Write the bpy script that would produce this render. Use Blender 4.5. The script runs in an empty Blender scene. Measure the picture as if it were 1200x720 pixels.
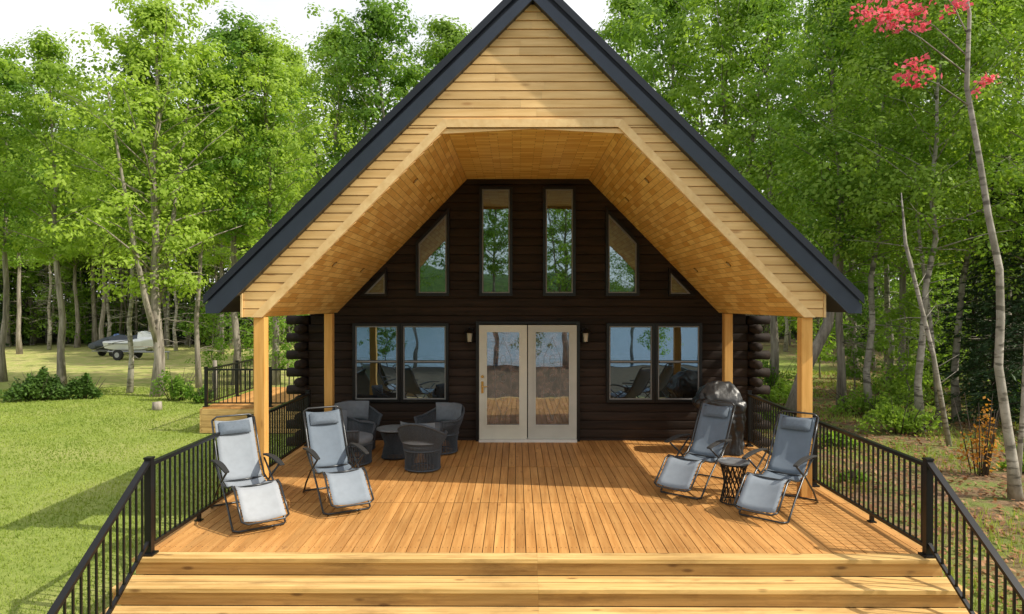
import bpy, bmesh, math, random
import numpy as np
from mathutils import Vector, Matrix, Euler
from mathutils import noise as mn
random.seed(7)
G=-0.65          # ground level (deck top is z=0)
CX=0.215         # centre line of the cabin
scene=bpy.context.scene
COL=scene.collection
# ------------------------------------------------------------ materials
def newmat(name):
    m=bpy.data.materials.new(name); m.use_nodes=True
    nt=m.node_tree; nt.nodes.clear()
    out=nt.nodes.new('ShaderNodeOutputMaterial')
    return m,nt,out
def nd(nt,t,props=None,**ins):
    n=nt.nodes.new(t)
    if props:
        for k,v in props.items(): setattr(n,k,v)
    for k,v in ins.items():
        k=k.replace('_',' ')
        s=None
        if k.startswith('i') and k[1:].isdigit(): s=n.inputs[int(k[1:])]
        else: s=n.inputs[k]
        if isinstance(v,bpy.types.NodeSocket): nt.links.new(v,s)
        else:
            if s.type=='RGBA' and len(v)==3: v=(*v,1)
            s.default_value=v
    return n
def math_(nt,op,a,b=0.0,c=None,clamp=False):
    n=nt.nodes.new('ShaderNodeMath'); n.operation=op; n.use_clamp=clamp
    for i,v in enumerate((a,b,c)):
        if v is None: continue
        if isinstance(v,bpy.types.NodeSocket): nt.links.new(v,n.inputs[i])
        else: n.inputs[i].default_value=v
    return n.outputs[0]
def mixc(nt,f,a,b,mode='MIX'):
    n=nt.nodes.new('ShaderNodeMix'); n.data_type='RGBA'; n.blend_type=mode
    for s,v in ((n.inputs[0],f),(n.inputs[6],a),(n.inputs[7],b)):
        if isinstance(v,bpy.types.NodeSocket): nt.links.new(v,s)
        elif s.type=='RGBA': s.default_value=(*v,1) if len(v)==3 else v
        else: s.default_value=v
    return n.outputs[2]
def ramp(nt,f,lo,hi,a=0.0,b=1.0):
    n=nd(nt,'ShaderNodeMapRange',{'clamp':True}); nt.links.new(f,n.inputs[0])
    n.inputs[1].default_value=lo; n.inputs[2].default_value=hi; n.inputs[3].default_value=a; n.inputs[4].default_value=b
    return n.outputs[0]
def noise(nt,vec,scale,detail=4,rough=.55):
    n=nd(nt,'ShaderNodeTexNoise',Scale=scale,Detail=detail,Roughness=rough)
    if vec is not None: nt.links.new(vec,n.inputs['Vector'])
    return n.outputs[0]
def bump(nt,h,strength=.3,dist=.01):
    return nd(nt,'ShaderNodeBump',Height=h,Strength=strength,Distance=dist).outputs[0]
def simple(name,col,rough=.5,metal=0,var=.12,scale=20,bmp=0,spec=.5,bscale=60,coat=0):
    m,nt,out=newmat(name)
    tc=nd(nt,'ShaderNodeTexCoord')
    n=noise(nt,tc.outputs['Object'],scale,4)
    v=ramp(nt,n,.3,.7,1-var,1+var)
    c=mixc(nt,1.0,col,nd(nt,'ShaderNodeCombineColor',Red=v,Green=v,Blue=v).outputs[0],'MULTIPLY')
    b=nd(nt,'ShaderNodeBsdfPrincipled',Base_Color=c,Roughness=rough,Metallic=metal)
    b.inputs['Specular IOR Level'].default_value=spec
    b.inputs['Coat Weight'].default_value=coat
    if bmp:
        nt.links.new(bump(nt,noise(nt,tc.outputs['Object'],bscale,3),bmp,.01),b.inputs['Normal'])
    nt.links.new(b.outputs[0],out.inputs[0]); return m
def wood(name,c1,c2,stretch,rough=.6,ivar=.18,knots=.5,bmp=.25,knotcol=(.12,.05,.02),spec=.3,kscale=None,stain=0):
    m,nt,out=newmat(name)
    tc=nd(nt,'ShaderNodeTexCoord'); geo=nd(nt,'ShaderNodeNewGeometry')
    isl=geo.outputs['Random Per Island']
    off=nd(nt,'ShaderNodeCombineXYZ',X=math_(nt,'MULTIPLY',isl,37.0),Y=math_(nt,'MULTIPLY',isl,91.0),Z=math_(nt,'MULTIPLY',isl,53.0))
    vec=nd(nt,'ShaderNodeVectorMath',{'operation':'ADD'}); nt.links.new(tc.outputs['Object'],vec.inputs[0]); nt.links.new(off.outputs[0],vec.inputs[1])
    mp=nd(nt,'ShaderNodeMapping',Scale=stretch); nt.links.new(vec.outputs[0],mp.inputs[0])
    g=noise(nt,mp.outputs[0],1.0,6,.62)
    c=mixc(nt,ramp(nt,g,.3,.7),c1,c2)
    big=noise(nt,tc.outputs['Object'],.9,3)
    iv=math_(nt,'MULTIPLY',ramp(nt,isl,0,1,1-ivar,1+ivar),ramp(nt,big,.3,.7,.88,1.1))
    c=mixc(nt,1.0,c,nd(nt,'ShaderNodeCombineColor',Red=iv,Green=iv,Blue=iv).outputs[0],'MULTIPLY')
    if knots:
        ks=kscale or tuple(2.2 if s<3 else 7.0 for s in stretch)
        mk=nd(nt,'ShaderNodeMapping',Scale=ks); nt.links.new(vec.outputs[0],mk.inputs[0])
        vo=nd(nt,'ShaderNodeTexVoronoi',Scale=1.0); nt.links.new(mk.outputs[0],vo.inputs['Vector'])
        k=ramp(nt,vo.outputs['Distance'],.07,.17,knots,0)
        c=mixc(nt,k,c,knotcol)
    if stain:
        ms=nd(nt,'ShaderNodeMapping',Scale=tuple(.9 if s<3 else 3.2 for s in stretch)); nt.links.new(vec.outputs[0],ms.inputs[0])
        c=mixc(nt,ramp(nt,noise(nt,ms.outputs[0],1.3,6,.7),.50,.72,0,stain),c,knotcol)
    b=nd(nt,'ShaderNodeBsdfPrincipled',Base_Color=c,Roughness=rough)
    b.inputs['Specular IOR Level'].default_value=spec
    nt.links.new(bump(nt,g,bmp,.006),b.inputs['Normal'])
    nt.links.new(b.outputs[0],out.inputs[0]); return m
def leafmat(name,ca,cb,cc=None,trans=.35,tint=(1.5,1.4,.6)):
    m,nt,out=newmat(name)
    geo=nd(nt,'ShaderNodeNewGeometry'); oi=nd(nt,'ShaderNodeObjectInfo'); tc=nd(nt,'ShaderNodeTexCoord')
    n=noise(nt,tc.outputs['Object'],.55,3)
    f=math_(nt,'ADD',math_(nt,'MULTIPLY',ramp(nt,n,.35,.65),.7),math_(nt,'MULTIPLY',geo.outputs['Random Per Island'],.3),clamp=True)
    c=mixc(nt,f,ca,cb)
    if cc: c=mixc(nt,math_(nt,'MULTIPLY',ramp(nt,oi.outputs['Random'],.2,1.0),.7),c,cc)
    v=ramp(nt,oi.outputs['Random'],0,1,.8,1.15)
    c=mixc(nt,1.0,c,nd(nt,'ShaderNodeCombineColor',Red=v,Green=v,Blue=v).outputs[0],'MULTIPLY')
    d=nd(nt,'ShaderNodeBsdfPrincipled',Base_Color=c,Roughness=.55); d.inputs['Specular IOR Level'].default_value=.2
    t=nd(nt,'ShaderNodeBsdfTranslucent',Color=mixc(nt,1.0,c,tint,'MULTIPLY'))
    mx=nd(nt,'ShaderNodeMixShader',i0=trans); nt.links.new(d.outputs[0],mx.inputs[1]); nt.links.new(t.outputs[0],mx.inputs[2])
    nt.links.new(mx.outputs[0],out.inputs[0]); return m

M={}
M['siding']=wood('pine_siding',(.70,.43,.165),(.88,.60,.28),(1.2,20,16),ivar=.09,knots=.6,knotcol=(.36,.16,.05),kscale=(1.8,5,6))
M['trimslope']=wood('pine_trim',(.74,.48,.21),(.90,.65,.33),(8,8,8),ivar=.05,knots=.2,knotcol=(.35,.16,.05))
M['post']=wood('post_wood',(.66,.33,.08),(.84,.48,.15),(16,16,1.2),ivar=.05,knots=.4,knotcol=(.3,.12,.03))
M['deck']=wood('deck_boards',(.40,.18,.048),(.62,.33,.11),(18,.9,18),ivar=.13,knots=.5,knotcol=(.18,.07,.02),rough=.6,stain=.25)
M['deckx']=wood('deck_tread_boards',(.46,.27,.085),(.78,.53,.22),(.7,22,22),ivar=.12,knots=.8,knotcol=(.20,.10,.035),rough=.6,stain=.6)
M['riser']=wood('deck_shaded_riser_boards',(.32,.18,.055),(.58,.36,.13),(.7,22,22),ivar=.14,knots=.8,knotcol=(.13,.065,.025),rough=.65,stain=.6)  # tread wood darkened: shade on the upright faces put into the colour
M['log']=wood('dark_log',(.017,.0115,.0088),(.045,.029,.021),(1.1,14,14),ivar=.28,knots=.6,bmp=.5,knotcol=(.008,.006,.005),rough=.75,spec=.22)
M['logy']=wood('dark_log_side',(.013,.009,.007),(.034,.022,.016),(14,1.1,14),ivar=.25,knots=.4,bmp=.5,knotcol=(.008,.006,.005),rough=.75,spec=.22)
M['roof']=simple('charcoal_metal',(.018,.022,.032),.38,.3,.1,3,spec=.5)
M['rooftrim']=simple('charcoal_trim',(.032,.042,.062),.35,.3,.1,3)
M['black']=simple('black_metal',(.012,.012,.013),.35,.4,.15,8)
M['screw']=simple('screw_heads',(.10,.05,.025),.6)
M['blackplastic']=simple('black_cover',(.020,.021,.023),.38,0,.3,5,bmp=.7,bscale=8)
M['cream']=simple('cream_paint',(.68,.67,.58),.45,0,.05,4)
M['cream2']=simple('beige_grey_paint',(.54,.54,.49),.45,0,.05,4)
M['white']=simple('white_trim',(.78,.78,.76),.4,0,.05,4)
M['lens']=simple('recessed_lens',(.42,.30,.15),.4,0,.05,4)
M['greyframe']=simple('grey_window_frame',(.24,.24,.24),.45,0,.08,6)
M['brass']=simple('brass',(.6,.38,.12),.25,.9,.1,6)
M['rubber']=simple('rubber',(.02,.02,.02),.8)
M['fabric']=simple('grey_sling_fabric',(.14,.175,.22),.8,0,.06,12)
M['fabric2']=simple('sunlit_leg_sling_fabric',(.23,.265,.31),.8,0,.06,12)  # same grey sling, lightened: sun on the leg rests painted in
M['fabricp']=simple('sunlit_chair_sling_fabric',(.27,.30,.34),.8,0,.06,12)  # sunlit copy of the grey sling for the far-left chair
M['fabricp2']=simple('sunlit_chair_leg_fabric',(.34,.36,.39),.8,0,.06,12)  # leg rest of that chair, sunlight again put into the colour
M['pillow']=simple('pillow_fabric',(.12,.15,.19),.8,0,.1,30,bmp=.3,bscale=60)
M['tube']=simple('grey_steel_tube',(.06,.063,.067),.3,.6,.1,6)
M['rope']=simple('grey_rope',(.058,.070,.085),.8,0,.3,60,bmp=.5,bscale=200)
M['cushion']=simple('charcoal_cushion',(.16,.185,.215),.85,0,.10,14)
M['ttop']=simple('table_top_stone',(.16,.17,.185),.3,0,.3,14)
M['hull']=simple('white_gelcoat',(.80,.81,.82),.2,0,.04,3)
M['hullblue']=simple('dark_gelcoat',(.02,.03,.05),.2,0,.1,3)
M['tarp']=simple('dark_cover_cloth',(.05,.06,.07),.7,0,.3,4,bmp=.5,bscale=5)
M['galv']=simple('galvanised_steel',(.35,.36,.37),.4,.7,.1,10)
M['bluec']=simple('blue_cloth',(.12,.20,.42),.7)
# ceiling
def ceilmat():
    m,nt,out=newmat('cedar_ceiling')
    uv=nd(nt,'ShaderNodeUVMap'); 
    br=nd(nt,'ShaderNodeTexBrick',{'offset':.37,'offset_frequency':2,'squash':1.0},Color1=(.74,.40,.09),Color2=(1.0,.70,.25),Mortar=(.34,.15,.035),Scale=1.0)
    br.inputs['Mortar Size'].default_value=.003; br.inputs['Brick Width'].default_value=.33; br.inputs['Row Height'].default_value=.09; br.inputs['Bias'].default_value=.05
    nt.links.new(uv.outputs[0],br.inputs['Vector'])
    mp=nd(nt,'ShaderNodeMapping',Scale=(3.0,26,1)); nt.links.new(uv.outputs[0],mp.inputs[0])
    g=noise(nt,mp.outputs[0],1.0,5,.6)
    v=ramp(nt,g,.3,.7,.86,1.08)
    c=mixc(nt,1.0,br.outputs[0],nd(nt,'ShaderNodeCombineColor',Red=v,Green=v,Blue=v).outputs[0],'MULTIPLY')
    vo=nd(nt,'ShaderNodeTexVoronoi',Scale=3.2); nt.links.new(uv.outputs[0],vo.inputs['Vector'])
    c=mixc(nt,ramp(nt,vo.outputs['Distance'],.05,.1,.6,0),c,(.35,.13,.03))
    b=nd(nt,'ShaderNodeBsdfPrincipled',Base_Color=c,Roughness=.5); b.inputs['Specular IOR Level'].default_value=.35
    nt.links.new(bump(nt,br.outputs[1],.5,-.004),b.inputs['Normal'])
    nt.links.new(b.outputs[0],out.inputs[0]); return m
M['ceil']=ceilmat()
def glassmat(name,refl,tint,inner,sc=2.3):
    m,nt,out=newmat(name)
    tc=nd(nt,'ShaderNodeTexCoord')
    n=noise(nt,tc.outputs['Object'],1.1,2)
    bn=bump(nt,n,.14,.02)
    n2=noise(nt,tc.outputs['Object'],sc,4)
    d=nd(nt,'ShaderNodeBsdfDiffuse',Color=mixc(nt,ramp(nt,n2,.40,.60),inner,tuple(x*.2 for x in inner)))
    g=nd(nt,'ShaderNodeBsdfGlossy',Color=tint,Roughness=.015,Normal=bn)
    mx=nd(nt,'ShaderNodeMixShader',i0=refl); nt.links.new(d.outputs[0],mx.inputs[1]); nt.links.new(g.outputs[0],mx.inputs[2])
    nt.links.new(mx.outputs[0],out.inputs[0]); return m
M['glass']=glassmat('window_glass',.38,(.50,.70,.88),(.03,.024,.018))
M['glassup']=glassmat('upper_window_glass',.32,(.70,.90,1.0),(.02,.018,.015),1.5)
M['glassdoor']=glassmat('door_glass',.32,(.75,.88,1.0),(.20,.12,.095),9.0)
M['glasslamp']=simple('lamp_glass',(.5,.45,.35),.1)
def barkmat(name,ca,cb,zs=1.2,hs=9,marks=False):
    m,nt,out=newmat(name)
    tc=nd(nt,'ShaderNodeTexCoord')
    mp=nd(nt,'ShaderNodeMapping',Scale=(hs,hs,zs)); nt.links.new(tc.outputs['Object'],mp.inputs[0])
    g=noise(nt,mp.outputs[0],1.0,5,.65)
    c=mixc(nt,ramp(nt,g,.35,.65),ca,cb)
    if marks:
        mk=nd(nt,'ShaderNodeMapping',Scale=(3,3,9)); nt.links.new(tc.outputs['Object'],mk.inputs[0])
        k=noise(nt,mk.outputs[0],1.0,3,.5)
        c=mixc(nt,ramp(nt,k,.54,.62,0,.85),c,(.09,.08,.065))
        c=mixc(nt,ramp(nt,noise(nt,tc.outputs['Object'],1.1,4),.45,.6,0,.6),c,(.20,.19,.14))
    b=nd(nt,'ShaderNodeBsdfPrincipled',Base_Color=c,Roughness=.9); b.inputs['Specular IOR Level'].default_value=.15
    nt.links.new(bump(nt,g,.6,.02),b.inputs['Normal'])
    nt.links.new(b.outputs[0],out.inputs[0]); return m
M['bark']=barkmat('grey_bark',(.17,.145,.12),(.40,.355,.30))
M['birch']=barkmat('birch_bark',(.28,.25,.21),(.54,.50,.43),3,5,True)
M['barkdark']=barkmat('dark_bark',(.05,.04,.03),(.12,.10,.08))
M['leafm']=leafmat('maple_leaves',(.15,.28,.035),(.33,.48,.075),(.40,.49,.085),.48,(1.4,1.45,.7))
M['leafd']=leafmat('deep_green_leaves',(.10,.22,.03),(.24,.40,.06),(.33,.44,.07),.46,(1.4,1.45,.7))
M['leafback']=leafmat('far_wood_leaves',(.035,.08,.018),(.17,.28,.05),None,.35)
M['needle']=leafmat('spruce_needles',(.022,.05,.02),(.05,.095,.03),None,.1)
M['leafred']=leafmat('red_leaves',(.72,.08,.12),(.88,.22,.26),None,.4,(1.2,1.0,1.0))
M['leaforange']=leafmat('orange_leaves',(.50,.20,.03),(.62,.34,.06),None,.35)
M['shrub']=leafmat('shrub_leaves',(.05,.115,.02),(.13,.23,.045),None,.25)
M['grass']=leafmat('grass_blades',(.18,.26,.04),(.35,.42,.095),None,.3)
M['litter']=leafmat('fallen_leaves',(.20,.09,.045),(.42,.23,.11),None,.1)
def groundmat():
    m,nt,out=newmat('ground_lawn_and_litter')
    geo=nd(nt,'ShaderNodeNewGeometry'); P=geo.outputs['Position']
    sx=nd(nt,'ShaderNodeSeparateXYZ',Vector=P); X,Y=sx.outputs[0],sx.outputs[1]
    n1=noise(nt,P,.45,5); n2=noise(nt,P,7,5,.7); n3=noise(nt,P,1.6,5,.6); n4=noise(nt,P,45,3,.7)
    lawn=mixc(nt,ramp(nt,n2,.3,.7),(.20,.27,.05),(.33,.39,.10))
    lawn=mixc(nt,ramp(nt,n1,.42,.68,0,.6),lawn,(.42,.41,.16))
    dry=mixc(nt,ramp(nt,n2,.3,.7),(.42,.37,.15),(.60,.52,.25))
    dry=mixc(nt,ramp(nt,n3,.40,.55,0,.8),dry,(.34,.39,.10))
    dark=mixc(nt,ramp(nt,n2,.35,.65),(.05,.04,.025),(.10,.09,.04))
    lit=mixc(nt,ramp(nt,n2,.35,.65),(.13,.085,.05),(.30,.20,.12))
    lit=mixc(nt,ramp(nt,n3,.45,.57,0,.8),lit,(.19,.25,.06))
    lit=mixc(nt,ramp(nt,n4,.55,.7,0,.5),lit,(.33,.24,.14))
    sand=mixc(nt,ramp(nt,n2,.35,.65),(.10,.075,.05),(.18,.14,.10))
    yy=math_(nt,'ADD',Y,math_(nt,'MULTIPLY',math_(nt,'SUBTRACT',n1,.5),10.0))
    xx=math_(nt,'ADD',X,math_(nt,'MULTIPLY',math_(nt,'SUBTRACT',n1,.5),5.0))
    c=mixc(nt,ramp(nt,yy,24,29),lawn,dry)
    c=mixc(nt,ramp(nt,xx,3.5,6),c,lit)
    c=mixc(nt,ramp(nt,yy,3.5,2.0),c,sand)
    clear=math_(nt,'MULTIPLY',ramp(nt,xx,8,10),math_(nt,'MULTIPLY',ramp(nt,yy,27,31),ramp(nt,xx,13,17,1,0)))
    c=mixc(nt,math_(nt,'MULTIPLY',clear,.85),c,(.30,.40,.08))
    c=mixc(nt,ramp(nt,yy,51,55),c,dark)
    b=nd(nt,'ShaderNodeBsdfPrincipled',Base_Color=c,Roughness=.95); b.inputs['Specular IOR Level'].default_value=.1
    nt.links.new(bump(nt,n4,.8,.04),b.inputs['Normal'])
    nt.links.new(b.outputs[0],out.inputs[0]); return m
M['ground']=groundmat()
def watermat():
    m,nt,out=newmat('lake_water')
    tc=nd(nt,'ShaderNodeTexCoord')
    n=noise(nt,tc.outputs['Object'],1.2,4)
    b=nd(nt,'ShaderNodeBsdfPrincipled',Base_Color=(.07,.17,.27,1),Roughness=.12)
    nt.links.new(bump(nt,n,.5,.15),b.inputs['Normal'])
    nt.links.new(b.outputs[0],out.inputs[0]); return m
M['water']=watermat()
# ------------------------------------------------------------ mesh building
class MB:
    def __init__(s): s.v=[]; s.f=[]; s.uv=None
    def add(s,vs,fs):
        o=len(s.v); s.v+= [tuple(v) for v in vs]; s.f+=[tuple(i+o for i in f) for f in fs]; return s
    def box(s,x0,x1,y0,y1,z0,z1):
        vs=[(x0,y0,z0),(x1,y0,z0),(x1,y1,z0),(x0,y1,z0),(x0,y0,z1),(x1,y0,z1),(x1,y1,z1),(x0,y1,z1)]
        return s.add(vs,[(0,3,2,1),(4,5,6,7),(0,1,5,4),(1,2,6,5),(2,3,7,6),(3,0,4,7)])
    def prism(s,poly,y0,y1):       # poly in (x,z), extruded in y
        n=len(poly); vs=[(x,y0,z) for x,z in poly]+[(x,y1,z) for x,z in poly]
        return s.add(vs,[tuple(range(n)),tuple(range(2*n-1,n-1,-1))]+[(i,i+n,(i+1)%n+n,(i+1)%n) for i in range(n)])
    def prismx(s,poly,x0,x1):      # poly in (y,z), extruded in x
        n=len(poly); vs=[(x0,y,z) for y,z in poly]+[(x1,y,z) for y,z in poly]
        return s.add(vs,[tuple(range(n)),tuple(range(2*n-1,n-1,-1))]+[(i,i+n,(i+1)%n+n,(i+1)%n) for i in range(n)])
    def ring(s,outer,inner,y0,y1): # frame between two polygons (x,z)
        n=len(outer); vs=[(x,y0,z) for x,z in outer]+[(x,y0,z) for x,z in inner]+[(x,y1,z) for x,z in outer]+[(x,y1,z) for x,z in inner]
        fs=[]
        for i in range(n):
            j=(i+1)%n
            fs+=[(i,j,n+j,n+i),(2*n+i,3*n+i,3*n+j,2*n+j),(i,2*n+i,2*n+j,j),(n+i,n+j,3*n+j,3*n+i)]
        return s.add(vs,fs)
    def tube(s,pts,r,n=8,cap=True,closed=False):
        pts=[Vector(p) for p in pts]; m=len(pts)
        rs=r if isinstance(r,(list,tuple)) else [r]*m
        vs=[]; fs=[]
        up=None
        for i,p in enumerate(pts):
            if closed: t=(pts[(i+1)%m]-pts[i-1])
            else: t=(pts[min(i+1,m-1)]-pts[max(i-1,0)])
            if t.length<1e-9: t=Vector((0,0,1))
            t.normalize()
            if up is None:
                up=Vector((0,0,1)) if abs(t.z)<.9 else Vector((1,0,0))
            a=t.cross(up)
            if a.length<1e-5: a=t.cross(Vector((0,1,0)))
            a.normalize(); b=a.cross(t).normalized(); up=b
            for k in range(n):
                an=2*math.pi*k/n; vs.append(p+(a*math.cos(an)+b*math.sin(an))*rs[i])
        segs=m if closed else m-1
        for i in range(segs):
            for k in range(n):
                k2=(k+1)%n; j=(i+1)%m
                fs.append((i*n+k,i*n+k2,j*n+k2,j*n+k))
        if cap and not closed:
            fs.append(tuple(range(n-1,-1,-1))); fs.append(tuple((m-1)*n+k for k in range(n)))
        return s.add(vs,fs)
    def lathe(s,prof,n=24,c=(0,0,0)):
        vs=[];fs=[]
        for r,z in prof:
            for k in range(n):
                a=2*math.pi*k/n; vs.append((c[0]+r*math.cos(a),c[1]+r*math.sin(a),c[2]+z))
        for i in range(len(prof)-1):
            for k in range(n):
                k2=(k+1)%n; fs.append((i*n+k,i*n+k2,(i+1)*n+k2,(i+1)*n+k))
        fs.append(tuple(range(n-1,-1,-1))); fs.append(tuple((len(prof)-1)*n+k for k in range(n)))
        return s.add(vs,fs)
    def mesh(s,name,smooth=False):
        me=bpy.data.meshes.new(name); me.from_pydata(s.v,[],s.f); me.update()
        bm=bmesh.new(); bm.from_mesh(me); bmesh.ops.recalc_face_normals(bm,faces=bm.faces); bm.to_mesh(me); bm.free()
        if smooth: me.polygons.foreach_set('use_smooth',[True]*len(me.polygons))
        return me
def thing(name,loc,label,cat,group=None,rot=0,scale=1):
    o=bpy.data.objects.new(name,None); COL.objects.link(o); o.empty_display_size=.2
    o.location=loc; o.rotation_euler=(0,0,rot); o.scale=(scale,)*3
    o['label']=label; o['category']=cat
    if group: o['group']=group
    return o
def part(name,parent,mb,mat,smooth=False,off=(0,0,0),bevel=0,label=None,rot=None):
    me=mb if isinstance(mb,bpy.types.Mesh) else mb.mesh(name,smooth)
    if mat and not me.materials: me.materials.append(M[mat] if isinstance(mat,str) else mat)
    o=bpy.data.objects.new(name,me); COL.objects.link(o)
    o.parent=parent; o.location=off
    if rot: o.rotation_euler=rot
    if bevel:
        b=o.modifiers.new('bevel','BEVEL'); b.width=bevel; b.segments=2; b.limit_method='ANGLE'
    if label: o['label']=label
    return o
def copything(src,loc,rot=0,scale=None,label=None):
    o=src.copy(); COL.objects.link(o); o.location=loc; o.rotation_euler=(0,0,rot)
    if scale: o.scale=scale if isinstance(scale,tuple) else (scale,)*3
    if label: o['label']=label
    def rec(s,d):
        for c in s.children:
            k=c.copy(); COL.objects.link(k); k.parent=d; rec(c,k)
    rec(src,o); return o
def inset(poly,ds):
    n=len(poly); 
    if not isinstance(ds,(list,tuple)): ds=[ds]*n
    cx=sum(p[0] for p in poly)/n; cz=sum(p[1] for p in poly)/n
    L=[]
    for i in range(n):
        (x0,z0),(x1,z1)=poly[i],poly[(i+1)%n]
        dx,dz=x1-x0,z1-z0; l=math.hypot(dx,dz); nx,nz=-dz/l,dx/l
        if (cx-x0)*nx+(cz-z0)*nz<0: nx,nz=-nx,-nz
        L.append((x0+nx*ds[i],z0+nz*ds[i],dx,dz))
    out=[]
    for i in range(n):
        x0,z0,dx0,dz0=L[i-1]; x1,z1,dx1,dz1=L[i]
        det=dx0*(-dz1)+dx1*dz0
        t=((x1-x0)*(-dz1)+dx1*(z1-z0))/det
        out.append((x0+dx0*t,z0+dz0*t))
    return out
def leaves_mesh(name,C,size,normal_bias,aspect=.6,seed=0,wild=.6,align=None):
    rs=np.random.RandomState(seed); n=len(C)
    N=rs.randn(n,3)*wild+normal_bias; N/=np.linalg.norm(N,axis=1)[:,None]+1e-9
    A=rs.randn(n,3) if align is None else align+rs.randn(n,3)*.25
    U=A-(A*N).sum(1)[:,None]*N; U/=np.linalg.norm(U,axis=1)[:,None]+1e-9
    V=np.cross(N,U)
    s=(size*(.65+.7*rs.rand(n)))[:,None]
    P=np.stack([C-U*s,C+V*s*aspect,C+U*s,C-V*s*aspect],1).reshape(-1,3)
    me=bpy.data.meshes.new(name)
    me.vertices.add(n*4); me.vertices.foreach_set('co',P.ravel().astype(np.float32))
    me.loops.add(n*4); me.loops.foreach_set('vertex_index',np.arange(n*4,dtype=np.int32))
    me.polygons.add(n); me.polygons.foreach_set('loop_start',np.arange(0,n*4,4,dtype=np.int32)); me.polygons.foreach_set('loop_total',np.full(n,4,dtype=np.int32))
    me.update(); me.validate(); return me
# ------------------------------------------------------------ trees
def tree_meshes(name,seed,H,cs,R,r0,lean=(0,0),nl=40,cpl=5,lpc=42,leaf=.075,sig=.42,dead=0,fork=False):
    rng=random.Random(seed); rs=np.random.RandomState(seed)
    tb=MB(); tp=[]
    K=10; wob=[(rng.uniform(-.12,.12),rng.uniform(-.12,.12)) for _ in range(K+1)]
    for i in range(K+1):
        t=i/K
        tp.append(Vector((lean[0]*t**1.2+wob[i][0]*(i>0),lean[1]*t**1.2+wob[i][1]*(i>0),H*.97*t)))
    rad=[r0*(1.35 if i==0 else 1)*(1-.88*i/K) for i in range(K+1)]
    tp[0].z=-.1
    tb.tube(tp,rad,9)
    def at(t):
        f=t*K; i=min(int(f),K-1); return tp[i].lerp(tp[i+1],f-i)
    if fork:
        for q in range(2):
            a=rng.uniform(0,6.28); p=at(.12+.1*q); pts=[p]
            for k in range(1,6): 
                pts.append(p+Vector((math.cos(a)*1.9*(k/5)**.8,math.sin(a)*1.9*(k/5)**.8,H*.6*k/5)))
            tb.tube(pts,[r0*.6*(1-.8*k/5) for k in range(6)],7)
    C=[];S=[];O=[]
    for i in range(nl):
        u=(i+rng.random())/nl; t=cs+(1-cs)*u*.98
        a=i*2.4+rng.uniform(-.5,.5)
        L=R*(math.sin(math.pi*(.2+.78*u))**.8)*rng.uniform(.5,1.25)
        el=math.radians(rng.uniform(5,30)+30*u)
        p=at(t); d=Vector((math.cos(a)*math.cos(el),math.sin(a)*math.cos(el),math.sin(el)))
        pts=[p]; 
        for k in range(1,4):
            pts.append(p+d*L*k/3+Vector((rng.uniform(-.1,.1),rng.uniform(-.1,.1),.05*L*math.sin(k))))
        rr=max(.012,r0*(1-t)*.38)
        tb.tube(pts,[rr,rr*.7,rr*.45,rr*.15],5)
        for k in range(cpl):
            s=rng.uniform(.3,1.05); 
            c=p+d*L*s; w=.26*L*s+.12
            C.append((c.x+rng.gauss(0,w),c.y+rng.gauss(0,w),c.z+rng.gauss(0,w*.55)))
            S.append(sig*rng.uniform(.5,1.25)); O.append((d.x,d.y,0))
    for i in range(dead):
        t=rng.uniform(.1,cs+.1); a=rng.uniform(0,6.28); p=at(t); L=rng.uniform(.5,1.4)
        d=Vector((math.cos(a),math.sin(a),rng.uniform(-.3,.25)))
        tb.tube([p,p+d*L*.5+Vector((0,0,.05)),p+d*L],[.014,.010,.004],4)
        tb.tube([p+d*L*.5,p+d*L*.8+Vector((rng.uniform(-.3,.3),rng.uniform(-.3,.3),rng.uniform(-.2,.2)))],[.008,.003],4)
    C=np.array(C);S=np.array(S);O=np.array(O)
    idx=np.repeat(np.arange(len(C)),lpc)
    dd=rs.randn(len(idx),3); dd/= (np.linalg.norm(dd,axis=1)[:,None]+1e-9); dd*= (rs.rand(len(idx))**.45)[:,None]*1.7
    Pn=C[idx]+dd*np.array([1,1,.55])*S[idx][:,None]
    nb=O[idx]*.4+np.array([0,-.0,.75])+dd*.35
    cm=leaves_mesh(name+'_crown',Pn,leaf,nb,.66,seed,.45)
    return tb.mesh(name+'_trunk',True),cm
def spruce_meshes(name,seed,H,R):
    rng=random.Random(seed); tb=MB(); tb.tube([(0,0,-.1),(0,0,H)],[.13,.01],7)
    C=[];A=[]
    n=int(H*26)
    for i in range(n):
        u=(i+rng.random())/n; z=.35+u*(H-.35); L=R*(1-u)**.85*rng.uniform(.7,1.1)+.08; a=i*2.4+rng.random()
        dx,dy=math.cos(a),math.sin(a)
        tb.tube([(0,0,z),(dx*L,dy*L,z-.22*L)],[.012,.003],3,False)
        m=int(30*L)+10
        for k in range(m):
            s=rng.random()**.7; w=(1-s)*.28*L+.04; q=rng.uniform(-1,1)
            C.append((dx*L*s-dy*w*q,dy*L*s+dx*w*q,z-.25*L*s+rng.uniform(-.06,.05))); A.append((dx-dy*q*.8,dy+dx*q*.8,-.3))
    C=np.array(C);A=np.array(A)
    cm=leaves_mesh(name+'_crown',C,.09,np.array([0,0,.7]),.28,seed,.5,A)
    return tb.mesh(name+'_trunk',True),cm
TV={}
def variant(k,kind,tm,cm,bark,leaf): TV[k]=(kind,tm,cm,bark,leaf); tm.materials.append(M[bark]); cm.materials.append(M[leaf])
variant('mapleA','maple_tree',*tree_meshes('mapleA',11,14,.26,3.9,.20,nl=58,cpl=6,lpc=56,leaf=.074,fork=True,dead=10),'bark','leafm')
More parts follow.
